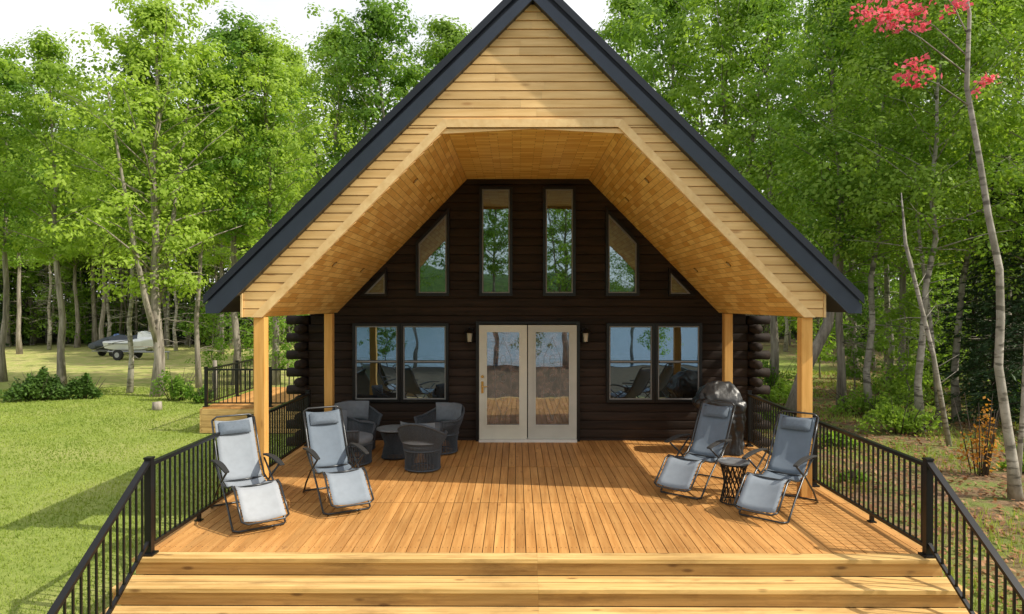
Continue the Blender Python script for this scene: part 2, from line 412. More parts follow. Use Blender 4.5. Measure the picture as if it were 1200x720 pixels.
variant('mapleB','maple_tree',*tree_meshes('mapleB',12,15,.36,2.9,.16,(.5,.2),nl=48,cpl=6,lpc=50,leaf=.078,dead=14),'bark','leafm')
variant('mapleC','maple_tree',*tree_meshes('mapleC',13,16,.40,3.2,.17,(-.4,.1),nl=48,cpl=6,lpc=50,leaf=.084,dead=14),'bark','leafd')
variant('thin','birch_tree',*tree_meshes('thin',14,14,.44,1.9,.10,(.3,0),nl=36,cpl=5,lpc=34,leaf=.088,dead=36),'birch','leafm')
variant('thin2','poplar_tree',*tree_meshes('thin2',15,15,.42,2.1,.11,(-.3,.2),nl=40,cpl=5,lpc=34,leaf=.09,dead=40),'bark','leafd')
variant('near','maple_tree',*tree_meshes('near',16,13,.28,3.0,.12,(.4,.1),nl=54,cpl=6,lpc=58,leaf=.056,sig=.38,dead=12),'bark','leafd')
variant('near2','birch_tree',*tree_meshes('near2',17,13,.36,2.6,.10,(-.6,.1),nl=48,cpl=6,lpc=58,leaf=.056,sig=.38,dead=12),'birch','leafm')
variant('spruce','spruce_tree',*spruce_meshes('spruce',18,7,1.7),'barkdark','needle')
variant('sapling','young_maple_tree',*tree_meshes('sapling',19,5,.10,1.5,.035,(.2,.1),nl=26,cpl=4,lpc=26,leaf=.07,sig=.32),'bark','leafd')
LAB={'mapleA':'tall leafy maple with several stems standing on the lawn edge','mapleB':'tall green maple with a grey trunk in the wood','mapleC':'tall dark green maple with a straight trunk','thin':'slender pale-barked birch with a high green crown','thin2':'slender poplar with bare lower twigs and high crown','near':'leafy green maple growing from the leaf-strewn ground','near2':'thin pale birch leaning in the leaf-strewn wood','spruce':'dark green conical spruce in the undergrowth','sapling':'young leafy maple sapling filling the understorey'}
def plant_tree(k,ximg,d,H,rot=None,label=None,X=None):
    kind,tm,cm,_,_=TV[k]
    base={'mapleA':14,'mapleB':15,'mapleC':16,'thin':14,'thin2':15,'near':13,'near2':13,'spruce':7,'sapling':5}[k]
    X=(ximg-605)*d/800 if X is None else X
    s=H/base
    o=thing(kind,(X,d,G),label or LAB[k],'tree','trees of the wood around the cabin',rot if rot is not None else random.uniform(0,6.28))
    o.scale=(s*random.uniform(.93,1.07),s*random.uniform(.93,1.07),s)
    part('trunk',o,tm,None); part('crown',o,cm,None)
    return o
# left side
plant_tree('mapleA',182,23.6,14.0,1.0)
plant_tree('thin',150,24.5,13.0,.4)
plant_tree('mapleB',70,26,13.4)
plant_tree('mapleC',0,28,13.6)
plant_tree('mapleB',-60,25,13.5)
plant_tree('mapleC',275,27,14.8)
plant_tree('thin2',232,26,13.4)
plant_tree('mapleB',322,27,14.0)
plant_tree('mapleA',395,36,18)
plant_tree('mapleC',455,34,18.4)
plant_tree('mapleB',525,37,19)
plant_tree('mapleB',350,44,20)
for x,d,H in ((55,47,15),(118,47,15),(205,46,15),(258,43,14),(300,40,13),(20,43,14)): plant_tree('thin' if x in (55,205) else 'mapleC',x,d,H)
ks=['thin','thin2','mapleB','thin2','mapleC','thin']
for i in range(36):
    x=-90+i*12.6+random.uniform(-7,7); d=random.uniform(48,57)
    plant_tree(ks[i%6],x,d,random.uniform(15,19))
for i in range(12):
    x=-30+i*32+random.uniform(-8,8); plant_tree('sapling',x,random.uniform(48,55),random.uniform(4,8))
for x,d,H in ((30,56,12),(95,56,10),(225,54,11),(290,50,12),(-20,50,12)): plant_tree('spruce',x,d,H)  # spruces added to stand for dark gaps between the trees
for x,d,H in ((248,28,3.5),(300,30,4.5),(338,27,4.2)): plant_tree('sapling',x,d,H)
# right side
plant_tree('mapleB',735,36,20)
plant_tree('mapleC',790,31,18)
plant_tree('mapleA',850,28,17.5)
plant_tree('mapleB',905,25,16)
plant_tree('near',985,20.5,13.5)
plant_tree('near2',1018,19.5,13.5)
plant_tree('near',1055,23,15)
plant_tree('near2',1078,17.2,12.5)
plant_tree('near2',1120,19,13)
plant_tree('near2',1040,27,16)
plant_tree('near',1175,21,14.5)
plant_tree('near',1225,17,13)
plant_tree('mapleC',1000,29,17)
for i in range(18):
    x=925+i*24+random.uniform(-8,8); d=random.uniform(32,50)
    if x<985: d+=12
    plant_tree(ks[i%6],x,d,random.uniform(13,17))
for x,d,H in ((960,30,5),(1000,24,4.2),(1035,33,6),(1062,20,3.6),(1098,26,5),(1130,31,6),(1090,38,7),(1030,42,7),(985,45,8),(1180,28,6),(925,52,8)): plant_tree('sapling',x,d,H)
for x,d,H in ((1165,18.5,7.0),(1212,17,7.4),(1140,24,8.0),(1188,22,8.5),(1110,33,10),(1070,46,12),(1010,50,12)): plant_tree('spruce',x,d,H)
# leaning dead/odd trunks on the right
lt=thing('leaning_tree',((985-605)*20/800-.6,20,G),'thick grey leaning trunk beside the cabin','tree')
mb=MB(); mb.tube([(-.9,0,-.1),(-.5,0,1.2),(.2,0,2.6),(.5,.1,4.2),(.6,.1,7)],[.22,.17,.15,.12,.05],10); part('trunk',lt,mb,'bark',True)
rs=np.random.RandomState(3); c=rs.randn(2500,3)*np.array([1.3,1.3,.9])+np.array([.6,0,7]); cm=leaves_mesh('crownl',c,.07,np.array([0,0,.7]),.6,3); cm.materials.append(M['leafd']); part('crown',lt,cm,None)
for (xa,d,x2,h) in ((1112,15.5,1062,4.6),(1100,18,1075,5.5)):
    X0=(xa-605)*d/800; X1=(x2-605)*d/800
    o=thing('leaning_tree',(X0,d,G),'thin pale bare trunk leaning in the wood','tree')
    mb=MB(); mb.tube([(0,0,-.1),((X1-X0)*.4,0,h*.45),((X1-X0),.1,h),((X1-X0)*1.1,.1,h*1.25)],[.06,.05,.04,.01],8)
    for k in range(8):
        t=.3+.08*k; mb.tube([((X1-X0)*t,0,h*t),((X1-X0)*t+random.uniform(-.5,.5),random.uniform(-.4,.4),h*t+.35)],[.012,.003],4)
    part('trunk',o,mb,'birch',True)
# red-leaved near tree
rb=thing('red_maple_tree',(8.25,11.3,G),'slender pale trunk with sparse pinkish-red autumn leaves','tree')
mb=MB(); P=[(0,0,-.1),(-.06,0,.6),(-.13,.03,1.2),(-.30,0,2.2),(-.24,.04,3.0),(-.29,0,3.8),(-.48,0,4.7),(-.60,.03,5.6),(-.84,0,6.8),(-.80,0,8.0),(-1.1,0,9.6)]
mb.tube(P,[.125,.085,.073,.066,.064,.057,.052,.046,.040,.03,.012],10)
mb.tube([(.0,0,-.1),(.18,.1,1.5),(.25,.1,3.2),(.5,.2,5.5),(.6,.2,7.5)],[.05,.035,.03,.025,.01],8)
rng=random.Random(5); C=[]
for (s,e,nk,t0) in (((-.82,0,6.5),(-1.85,-.1,7.0),9,.8),((-.80,0,6.7),(-.50,-.1,6.9),5,.5),((-.83,0,7.0),(-2.45,-.2,7.95),14,.75),((-.82,0,7.3),(-1.9,.1,8.2),13,.6),((-.80,0,7.6),(-1.3,0,8.45),9,.5)):
    s=Vector(s);e=Vector(e); mb.tube([s,s.lerp(e,.5)+Vector((0,0,.08)),e],[.014,.008,.003],5)
    for k in range(nk):
        t=rng.uniform(t0,1.1); c=s.lerp(e,t)+Vector((rng.gauss(0,.11),rng.gauss(0,.13),rng.gauss(0,.07)))
        for q in range(13): C.append(c+Vector((rng.gauss(0,.08),rng.gauss(0,.08),rng.gauss(0,.05))))
part('trunk',rb,mb,'birch',True)
cm=leaves_mesh('redcrown',np.array([tuple(c) for c in C]),.045,np.array([0,-.2,.5]),.7,9); cm.materials.append(M['leafred']); part('crown',rb,cm,None)
# shrubs
def shrub(name,X,Y,w,h,mat,n,label,cat='shrub',leaf=.05,seed=0,dp=None):
    o=thing(name,(X,Y,G),label,cat); rng=random.Random(seed); mb=MB(); C=[]
    dp=dp or w*.6
    for k in range(14):
        e=Vector((rng.uniform(-w/2,w/2),rng.uniform(-dp/2,dp/2),h*rng.uniform(.5,1))); mb.tube([(e.x*.3,e.y*.3,-.05),(e.x*.7,e.y*.7,e.z*.6),e],[.015,.01,.004],4)
    for k in range(n):
        a=rng.uniform(0,6.28); r=math.sqrt(rng.random()); lump=.7+.3*math.sin(a*3+seed)+rng.gauss(0,.1)
        x=math.cos(a)*r*w/2*lump; y=math.sin(a)*r*dp/2*lump; zt=h*math.sqrt(max(0,1-r*r*.8))*(.75+.2*math.sin(x*5+seed)+.12*math.sin(x*13+y*9)+rng.gauss(0,.07))
        C.append((x,y,zt*rng.random()**.4))
    part('stem',o,mb,'barkdark',True)
    cm=leaves_mesh('shrubleaf',np.array(C),leaf,np.array([0,-.1,.6]),.6,seed); cm.materials.append(M[mat]); part('foliage',o,cm,None); return o
shrub('shrub',-16.0,22.8,2.8,1.0,'shrub',8000,'low dark green juniper bush on the lawn edge',seed=1)
shrub('shrub',-14.6,23.0,1.1,.85,'shrub',2400,'low dark green juniper bush on the lawn edge',seed=2)
shrub('shrub',-11.3,22.6,1.5,1.2,'leafd',1500,'loose green shrub below the big maple',seed=4)
shrub('shrub',-10.2,22.0,1.0,.8,'leafd',800,'loose green shrub below the big maple',seed=5)
shrub('shrub',8.75,12.9,1.0,1.6,'leaforange',420,'sparse shrub with orange autumn leaves',seed=6,leaf=.035)
for i,(x,y,w,h) in enumerate(((9.5,17,2.2,1.0),(12.5,22,3,1.4),(8.2,21.5,1.6,1.0),(14,19,2.5,1.3),(11,14.2,1.4,.6),(16,26,4,2.0),(7.2,15.3,.9,.5),(10.2,19.5,2.6,.9),(6.6,18.5,1.2,.6),(9.8,13.2,.9,.4),(7.6,9.6,.7,.3),(8.9,24.5,2.4,1.3),(13,16,1.8,.8),(6.1,12.4,.6,.3))):
    shrub('shrub',x,y,w,h,'leafd',int(1500*w/2),'green undergrowth bush on the forest floor',seed=10+i)
for i,x in enumerate(range(-50,-8,3)):
    shrub('shrub',x+random.uniform(-1,1),random.uniform(51,56),random.uniform(2.5,4.5),random.uniform(1.2,2.8),'leafd',2200,'green undergrowth bush at the foot of the trees',seed=30+i,leaf=.10)
# far-off wood
rs=np.random.RandomState(77); mb=MB()
nC=5200; cx=rs.uniform(-95,95,nC); cy=rs.uniform(59,74,nC); top=15.5+2.5*np.sin(cx*.35)+2*np.sin(cx*.9+1)
cz=G+.2+top*rs.rand(nC)**.85
C=np.stack([cx,cy,cz],1); idx=np.repeat(np.arange(nC),38); dd=rs.randn(len(idx),3)*np.array([.9,.9,.5])
fw=leaves_mesh('far_wood',C[idx]+dd,.27,np.array([0,-.2,.6]),.65,5,.5); fw.materials.append(M['leafback'])
o=bpy.data.objects.new('far_wood',fw); COL.objects.link(o); o['label']='dense green wood filling the distance behind the trees'; o['category']='wood'; o['kind']='stuff'
for i in range(520):
    x=random.uniform(-90,90); y=random.uniform(52,60); mb.tube([(x,y,G-.1),(x+random.uniform(-.7,.7),y,5),(x+random.uniform(-1.2,1.2),y,11)],[random.uniform(.05,.14),.06,.04],5)
o=bpy.data.objects.new('far_wood_trunks',mb.mesh('fwt',True)); o.data.materials.append(M['bark']); COL.objects.link(o); o['label']='many thin grey trunks of the distant wood'; o['category']='wood'; o['kind']='stuff'
# ------------------------------------------------------------ ground, water
def gh(x,y):
    return G+ max(0,y-56)*.02*(1+.3*math.sin(x*.1))
mb=MB(); xs=[-1500,-300,-120]+list(range(-90,91,6))+[120,300,1500]; ys=[-1500,-300,-60,-10,0]+list(range(6,91,6))+[150,400,1500]
for y in ys:
    for x in xs: mb.v.append((x,y,gh(x,min(y,90))))
for j in range(len(ys)-1):
    for i in range(len(xs)-1):
        a=j*len(xs)+i; mb.f.append((a,a+1,a+1+len(xs),a+len(xs)))
o=bpy.data.objects.new('ground',mb.mesh('ground',True)); o.data.materials.append(M['ground']); COL.objects.link(o); o['kind']='structure'; o['label']='mown lawn and leaf-strewn forest floor'; o['category']='ground'
mb=MB(); mb.add([(-1400,-1400,G+.03),(1400,-1400,G+.03),(1400,-9,G+.03),(-1400,-9,G+.03)],[(0,1,2,3)])
o=bpy.data.objects.new('water',mb.mesh('water')); o.data.materials.append(M['water']); COL.objects.link(o); o['kind']='structure'; o['label']='calm blue lake facing the cabin'; o['category']='lake'
mb=MB(); n=60
for i in range(n+1):
    x=-600+1200*i/n; h=24+9*math.sin(i*.31)+5*math.sin(i*.83); mb.v+= [(x,-420,G),(x,-450,h*.7),(x,-500,h)]
for i in range(n):
    for k in range(2): a=i*3+k; mb.f.append((a,a+3,a+4,a+1))
o=bpy.data.objects.new('hills',mb.mesh('hills',True)); o.data.materials.append(M['leafback']); COL.objects.link(o); o['kind']='structure'; o['label']='low wooded hills across the lake'; o['category']='hills'
# shoreline trees facing the cabin (seen mirrored in the panes)
for X,Y,H,k in ((2.5,-8.6,11,'mapleA'),(-1.1,-10,12,'mapleC'),(-5.2,-9,12,'near2'),(-9,-8,13,'mapleC'),(-13,-8,12,'mapleB'),(6.2,-11,11,'near2'),(-3.4,-14,13,'mapleC'),(10.5,-13,11,'mapleC'),(-6.8,-10,4.5,'sapling'),(7.4,-11,4.5,'sapling'),(.6,-9.5,4,'sapling')):
    plant_tree(k,0,Y,H,X=X,label='leafy tree on the lake shore facing the cabin')
# grass blades
def blades(name,n,x0,x1,y0,y1,h,seed,mat,label,test=None,thin=1):
    rs=np.random.RandomState(seed)
    u=rs.rand(n); y=y0+(y1-y0)*u**1.6; x=x0+(x1-x0)*rs.rand(n)
    if test is not None:
        k=test(x,y); x=x[k]; y=y[k]; n=len(x)
    b=np.stack([x,y,np.full(n,G-.005)],1)
    a=rs.rand(n)*6.28; w=(.004+.004*rs.rand(n))*(1+(y-y0)/8)*thin; hh=h*(.5+.8*rs.rand(n))
    d=np.stack([np.cos(a)*w,np.sin(a)*w,np.zeros(n)],1)
    t=b+np.stack([rs.randn(n)*.35*hh,rs.randn(n)*.35*hh,hh],1)
    P=np.stack([b-d,b+d,t],1).reshape(-1,3)
    me=bpy.data.meshes.new(name); me.vertices.add(n*3); me.vertices.foreach_set('co',P.ravel().astype(np.float32))
    me.loops.add(n*3); me.loops.foreach_set('vertex_index',np.arange(n*3,dtype=np.int32)); me.polygons.add(n)
    me.polygons.foreach_set('loop_start',np.arange(0,n*3,3,dtype=np.int32)); me.polygons.foreach_set('loop_total',np.full(n,3,dtype=np.int32)); me.update()
    me.materials.append(M[mat]); o=bpy.data.objects.new(name,me); COL.objects.link(o); o['kind']='stuff'; o['label']=label; o['category']='grass'
blades('grass',170000,-19,-3.9,4.5,26,.045,1,'grass','short mown green lawn grass',lambda x,y: (x>-.85*y-1.5)&~((x>-8)&(y>16.7)))
blades('wild_grass',42000,4.5,18,6,32,.15,2,'grass','patchy wild grass among fallen leaves',lambda x,y:(np.sin(x*1.7+y*.9)+np.sin(y*1.3-x*.6)>.1))
rs=np.random.RandomState(8); n=26000; y=6+26*rs.rand(n)**1.5; x=4.6+14*rs.rand(n)
me=leaves_mesh('fallen_leaves',np.stack([x,y,G+.02+.04*rs.rand(n)],1),.042,np.array([0,0,1.2]),.7,4,.4); me.materials.append(M['litter'])
o=bpy.data.objects.new('fallen_leaves',me); COL.objects.link(o); o['kind']='stuff'; o['label']='dry brown leaves scattered on the forest floor'; o['category']='leaves'
# ------------------------------------------------------------ cabin
YW=12.9; YG=9.1
house=thing('log_cabin',(CX,YW,G),'dark log cabin with steep gabled porch roof','cabin')
HO=(0,-YW,-G)
def hp(name,mb,mat,parent=None,**k):
    if parent is None: return part(name,house,mb,mat,off=HO,**k)
    return part(name,parent,mb,mat,**k)
# log wall rows
lh=.165; rows=[]; r=0; z=-.12
mb=MB(); rng=random.Random(4)
while z<5.0:
    half=4.52 if r%2==0 else 4.14
    zt=z+lh
    half=min(half,max(.3,6.45-zt)) if zt>2.3 else half
    nx=34; prof=[]; 
    for k in range(9):
        a=math.pi*(k/8); prof.append((-math.sin(a)**.38*.030,z+lh/2-math.cos(a)*lh/2))
    vs=[];fs=[]; ph=rng.uniform(0,6)
    for i in range(nx+1):
        x=-half+2*half*i/nx; w=.009*math.sin(x*2.3+ph)+.006*rng.uniform(-1,1); rs_=rng.uniform(-.004,.004)
        for (py,pz) in prof: vs.append((x,YW+py*(1+w*8)+.0,pz+rs_*(abs(py)>.015)))
        vs.append((x,YW+.1,z+lh)); vs.append((x,YW+.1,z))
    m=len(prof)+2
    for i in range(nx):
        for k in range(m): fs.append((i*m+k,i*m+(k+1)%m,(i+1)*m+(k+1)%m,(i+1)*m+k))
    fs.append(tuple(range(m))); fs.append(tuple(nx*m+k for k in range(m-1,-1,-1)))
    mb.add(vs,fs); rows.append((r,z,half)); z+=lh; r+=1
o=hp('front_wall',mb,'log',smooth=False)
mb=MB(); mb.box(-4.15,4.15,YW+.12,YW+.2,G,2.4); mb.prism([(-4.15,2.4),(4.15,2.4),(1.9,4.9),(-1.9,4.9)],YW+.12,YW+.2); hp('wall_core',mb,'log')
for s in (-1,1):
    mbL=MB()
    for (r,z,h) in rows:
        if z>2.25: continue
        y0=YW-.26 if r%2 else YW+.12
        mbL.tube([(s*4.26,y0,z+lh/2),(s*4.26,21,z+lh/2)],lh*.52,12)
        if r%2==0: mbL.tube([(s*4.14,YW+.005,z+lh/2),(s*4.55,YW+.005,z+lh/2)],lh*.52,12)
    hp('side_wall',mbL,'logy',smooth=True)
mb=MB(); mb.prism([(-4.15,G),(4.15,G),(4.15,2.4),(1.9,4.9),(-1.9,4.9),(-4.15,2.4)],20.9,21); hp('rear_wall',mb,'logy')
# roof
K=.985
zt=6.90; zb=6.58; TH=4.29
half=[(0,zt),(TH,zt-K*TH),(TH,2.47),(4.12,2.47),(0,zb)]
mb=MB(); 
for s in (-1,1): mb.prism([(s*x,z) for x,z in half],9.0,21.3)
rf=hp('roof',mb,'roof')
mb=MB(); ze=zt-K*TH
for s in (-1,1):
    y=9.4
    while y<21.2:
        mb.add([(0,y,zt+.003),(s*TH,y,ze+.003),(s*TH,y,ze+.035),(0,y,zt+.035),(0,y+.04,zt+.003),(s*TH,y+.04,ze+.003),(s*TH,y+.04,ze+.035),(0,y+.04,zt+.035)],[(0,1,2,3),(7,6,5,4),(3,2,6,7),(0,3,7,4),(1,5,6,2)]); y+=.4
hp('roof_seam',mb,'roof')
mb=MB()
for s in (-1,1):
    mb.prism([(0,zt-.16),(s*(TH+.015),ze-.10),(s*(TH+.015),2.46),(s*4.13,2.46),(0,zb-.01)],8.955,8.997)
hp('roof_fascia',mb,'rooftrim')
mb=MB()
for s in (-1,1):
    mb.prism([(0,zt+.03),(s*(TH+.03),ze+.02),(s*(TH+.03),ze-.09),(0,zt-.09)],8.92,8.95)
hp('roof_edge_flashing',mb,'roof')
# gable siding rows with opening
FH,FZ=1.14,4.93; LH,LZ=3.6,2.41
def oh(z): return 3.86 if z<2.77 else (zb-z)/K+.02
def ih(z): return LH-(z-LZ)/1.02 if z<FZ else 0
mb=MB(); z=LZ; bh=.116
zs=[LZ]
while zs[-1]<zb-.02:
    zs.append(min(zs[-1]+bh,zb-.01))
rng=random.Random(3)
for a,b in zip(zs[:-1],zs[1:]):
    parts=[]
    if a<FZ-.02:
        bb=min(b,FZ)
        parts=[[(-oh(a),a),(-ih(a),a),(-ih(bb),bb),(-oh(bb),bb)],[(ih(a),a),(oh(a),a),(oh(bb),bb),(ih(bb),bb)]]
        if b>FZ: parts+= [[(-oh(FZ),FZ),(oh(FZ),FZ),(oh(b),b),(-oh(b),b)]]
    else:
        j=rng.uniform(-.6,.6)*min(1,oh(b)); 
        parts=[[(-oh(a),a),(j-.001,a),(j-.001,b),(-max(oh(b),.01),b)],[(j+.001,a),(oh(a),a),(max(oh(b),.01),b),(j+.001,b)]]
    for p in parts:
        y0=YG-.012
        (x0,za),(x1,_),(x2,zc),(x3,_)=p
        gv=min(.018,(zc-za)*.3)
        vs=[(x0,y0,za),(x1,y0,za),(x2,y0+.004,zc-gv),(x3,y0+.004,zc-gv),(x2,YG+.008,zc-gv*.2),(x3,YG+.008,zc-gv*.2),(x0,YG+.02,za),(x1,YG+.02,za)]
        mb.add(vs,[(0,1,2,3),(3,2,4,5),(0,6,7,1)])
hp('gable_siding',mb,'siding')
mb=MB()
for s in (-1,1):
    mb.prism([(s*LH,LZ),(s*3.86,LZ),(s*3.86,2.77),(0,zb-.02),(0,FZ),(s*FH,FZ)],YG+.022,YG+.06)
hp('gable_backing',mb,'trimslope')
mb=MB(); w=.105
mb.prism([(-LH-.15,LZ-.005),(-LH+.0,LZ-.005),(-FH,FZ),(-FH-.045,FZ+w)],YG-.035,YG+.03)
mb.prism([(LH+.15,LZ-.005),(LH,LZ-.005),(FH,FZ),(FH+.045,FZ+w)],YG-.035,YG+.03)
mb.prism([(-FH+.001,FZ),(FH-.001,FZ),(FH+.043,FZ+w),(-FH-.043,FZ+w)],YG-.035,YG+.03)
hp('gable_trim',mb,'trimslope')
for s in (-1,1):
    mb=MB()
    mb.box(*sorted((s*3.865,s*3.89)),YG-.03,YW,LZ-.005,2.775)
    mb.box(*sorted((s*(LH+.003),s*3.864)),YG+.065,YW-.1,LZ,LZ+.03)
    hp('eave_board',mb,'trimslope')
# ceiling with UVs
def ceilmesh():
    me=bpy.data.meshes.new('ceiling')
    y0,y1=YG+.03,YW+.05; sl=math.hypot(LH-FH,FZ-LZ)
    V=[(-LH,y0,LZ),(-FH,y0,FZ),(FH,y0,FZ),(LH,y0,LZ),(-LH,y1,LZ),(-FH,y1,FZ),(FH,y1,FZ),(LH,y1,LZ)]
    F=[(0,1,5,4),(1,2,6,5),(2,3,7,6)]
    D=y1-y0
    UV=[[(0,0),(0,sl),(D,sl),(D,0)],[(0,0),(2*FH,0),(2*FH,D),(0,D)],[(0,sl),(0,0),(D,0),(D,sl)]]
    me.from_pydata(V,[],F); l=me.uv_layers.new(name='UVMap'); i=0
    for f in UV:
        for u in f: l.data[i].uv=u; i+=1
    return me
part('porch_ceiling',house,ceilmesh(),'ceil',off=HO)
mb=MB()
for s in (-1,1):
    mb.prism([(s*(LH+.03),LZ+.04),(s*(FH+.03),FZ+.04),(s*FH,FZ+.005),(s*LH,LZ+.005)],YG+.07,YW+.05)
hp('ceiling_backing',mb,'trimslope')
for s in (-1,1):
    for (t,y) in ((.30,9.9),(.30,11.7),(.78,9.9),(.78,11.7)):
        x=s*(LH+(FH-LH)*t); z=LZ+(FZ-LZ)*t; n=Vector((-s*.714,0,-.70)).normalized()
        c=Vector((x,y,z))+n*.004
        mb=MB(); mb.tube([c-n*.0,c+n*.008],.048,20); o=hp('recessed_light',mb,'brass')
        mb=MB(); mb.tube([c+n*.009,c+n*.011],.034,16); part('lens',o,mb,'lens')
# posts
for s in (-1,1):
    for y in (9.19,12.55):
        mb=MB(); x=s*3.66; mb.box(x-.075,x+.075,y-.075,y+.075,0.0,LZ-.008); hp('porch_post',mb,'post',bevel=.008)
# windows
def window(poly,name='window',mid=True,trim=.05,gl='glass'):
    mbo=MB(); yf=YW-.10
    out=inset(poly,-.0); inn=inset(poly,trim)
    mbo.ring(out,inn,yf,YW-.01)
    w=hp(name,mbo,'black')
    inn2=inset(poly,trim+.003); in3=inset(poly,trim+.025)
    m2=MB(); m2.ring(inn2,in3,yf+.02,YW-.03)
    part('sash',w,m2,'greyframe')
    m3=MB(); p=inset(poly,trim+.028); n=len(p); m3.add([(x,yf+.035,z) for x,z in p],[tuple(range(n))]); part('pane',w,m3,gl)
    if mid:
        xs=[q[0] for q in p]; zs_=[q[1] for q in p]; zm=(min(zs_)+max(zs_))/2+.02
        m4=MB(); m4.box(min(xs)-.003,max(xs)+.003,yf+.005,yf+.033,zm-.026,zm+.026); part('meeting_rail',w,m4,'black')
        m4=MB(); m4.box(min(xs),max(xs),yf-.001,yf+.004,zm-.010,zm+.018); part('sash_bar',w,m4,'greyframe')
    return w
def wx(x): return (x-605)/62.0-CX
def wz(y): return 2.6-(y-355)/62.0
def rect(x0,x1,y0,y1): return [(wx(x0),wz(y1)),(wx(x1),wz(y1)),(wx(x1),wz(y0)),(wx(x0),wz(y0))]
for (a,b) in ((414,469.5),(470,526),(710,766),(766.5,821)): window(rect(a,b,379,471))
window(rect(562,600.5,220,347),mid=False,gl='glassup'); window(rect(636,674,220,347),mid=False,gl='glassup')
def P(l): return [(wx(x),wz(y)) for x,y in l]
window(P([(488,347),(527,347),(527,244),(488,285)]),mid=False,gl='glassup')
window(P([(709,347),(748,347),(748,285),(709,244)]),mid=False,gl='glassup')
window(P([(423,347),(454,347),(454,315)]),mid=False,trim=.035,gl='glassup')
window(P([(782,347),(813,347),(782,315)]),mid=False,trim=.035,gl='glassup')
# doors
dc=[(562,617.4),(618.6,675)]
for i,(a,b) in enumerate(dc):
    x0,x1=wx(a),wx(b); z0,z1=.05,wz(381); st=.135; yf=YW-.15-(.0 if i==0 else -.012)
    mb=MB(); mb.box(x0,x0+st,yf,YW,z0,z1); mb.box(x1-st,x1,yf,YW,z0,z1); mb.box(x0+st,x1-st,yf,YW,z0,z0+.26); mb.box(x0+st,x1-st,yf,YW,z1-.12,z1)
    dmat='cream' if i==0 else 'cream2'
    d=hp('door',mb,dmat)
    gi=[(x0+st,z0+.26),(x1-st,z0+.26),(x1-st,z1-.12),(x0+st,z1-.12)]
    m2=MB(); m2.ring(inset(gi,-.022),inset(gi,.010),yf-.015,yf-.001); part('glass_moulding',d,m2,dmat)
    m3=MB(); q=inset(gi,.001); m3.add([(x,yf+.03,z) for x,z in q],[(0,1,2,3)]); part('pane',d,m3,'glassdoor')
    # decorative lead came pattern on the pane
    gx0,gx1=q[0][0],q[1][0]; gz0,gz1=q[0][1],q[2][1]; cxp=(gx0+gx1)/2
    m5=MB(); yl=yf+.026; hh=gz1-gz0
    for sgn in (-1,1):
        pts=[]
        for k in range(25):
            v=k/24; pts.append((cxp+sgn*(gx1-gx0)*.30*math.sin(v*math.pi)**1.2*(1+.25*math.sin(v*math.pi*3)),yl,gz0+hh*(.06+.88*v)))
        m5.tube(pts,.0035,5)
    for vz in (.3,.5,.7):
        m5.tube([(cxp+.055*math.cos(t_*math.pi/8),yl,gz0+hh*vz+.075*math.sin(t_*math.pi/8)) for t_ in range(16)],.003,5,closed=True)
    part('lead_pattern',d,m5,'greyframe')
    if i==0:
        hx=x0+.06; zc=1.02
        m4=MB(); m4.box(hx-.022,hx+.022,yf-.012,yf-.001,zc-.11,zc+.11); m4.tube([(hx,yf-.01,zc+.02),(hx,yf-.055,zc+.02)],.012,8); m4.tube([(hx-.005,yf-.055,zc+.02),(hx+.09,yf-.055,zc+.015)],.011,8); m4.tube([(hx,yf-.012,zc+.2),(hx,yf-.035,zc+.2)],.028,14)
        part('handle',d,m4,'brass',smooth=False)
x0,x1=wx(560),wx(677)
mb=MB(); mb.box(x0-.03,x0+.03,YW-.13,YW,0.0,wz(379.5)); mb.box(x1-.03,x1+.03,YW-.13,YW,0,wz(379.5)); mb.box(x0-.03,x1+.03,YW-.13,YW,wz(379.4),wz(377)); hp('door_frame',mb,'black')
mb=MB(); mb.box(x0+.03,x1-.03,YW-.22,YW,.002,.046); hp('door_sill',mb,'white')
# lanterns
for x in (551,685):
    X=wx(x); mb=MB(); mb.box(X-.05,X+.05,YW-.105,YW-.03,1.86,2.12); mb.tube([(X,YW-.09,2.12),(X,YW-.16,2.16),(X,YW-.2,2.1)],.01,6)
    for sx in (-1,1):
        for sy in (-1,1): mb.tube([(X+sx*.045,YW-.2+sy*.045,1.86),(X+sx*.06,YW-.2+sy*.06,2.05)],.006,4)
    mb.lathe([(.01,0),(.065,.01),(.05,.03)],8,(X,YW-.2,1.84)); mb.lathe([(.105,0),(.05,.06),(.012,.09),(.005,.12)],8,(X,YW-.2,2.04))
    l=hp('wall_lantern',mb,'black'); m2=MB(); m2.lathe([(.038,0),(.05,.16)],8,(X,YW-.2,1.875)); part('lamp_glass',l,m2,'glasslamp')
# ------------------------------------------------------------ deck
YD=6.93; W=4.1
deck=thing('wooden_deck',(CX,YD,G),'stained wooden deck with wide front steps','deck')
DO=(0,-YD,-G)
mb=MB(); NB=72; pit=2*W/NB; segs=[(YD+.15,8.85),(8.86,10.8),(10.81,YW-.02)]; rng=random.Random(2)
for i in range(NB):
    xa=-W+i*pit
    for (a,b) in segs:
        dz=rng.uniform(-.0015,.0015); mb.box(xa+.0045,xa+pit-.0045,a+.003,b-.003,-.035,dz)
part('floor_boards',deck,mb,'deck',off=DO)
mb=MB()
for i in range(NB):
    xa=-W+i*pit; y=YD+.30
    while y<YW-.1:
        for f in (.27,.73):
            x=xa+pit*f+rng.uniform(-.004,.004); yy=y+rng.uniform(-.006,.006); s=.0055
            mb.add([(x-s,yy-s,.0022),(x+s,yy-s,.0022),(x+s,yy+s,.0022),(x-s,yy+s,.0022)],[(0,1,2,3)])
        y+=.405
o=part('screw_heads',deck,mb,'screw',off=DO); o['kind']='stuff'
mb=MB(); 
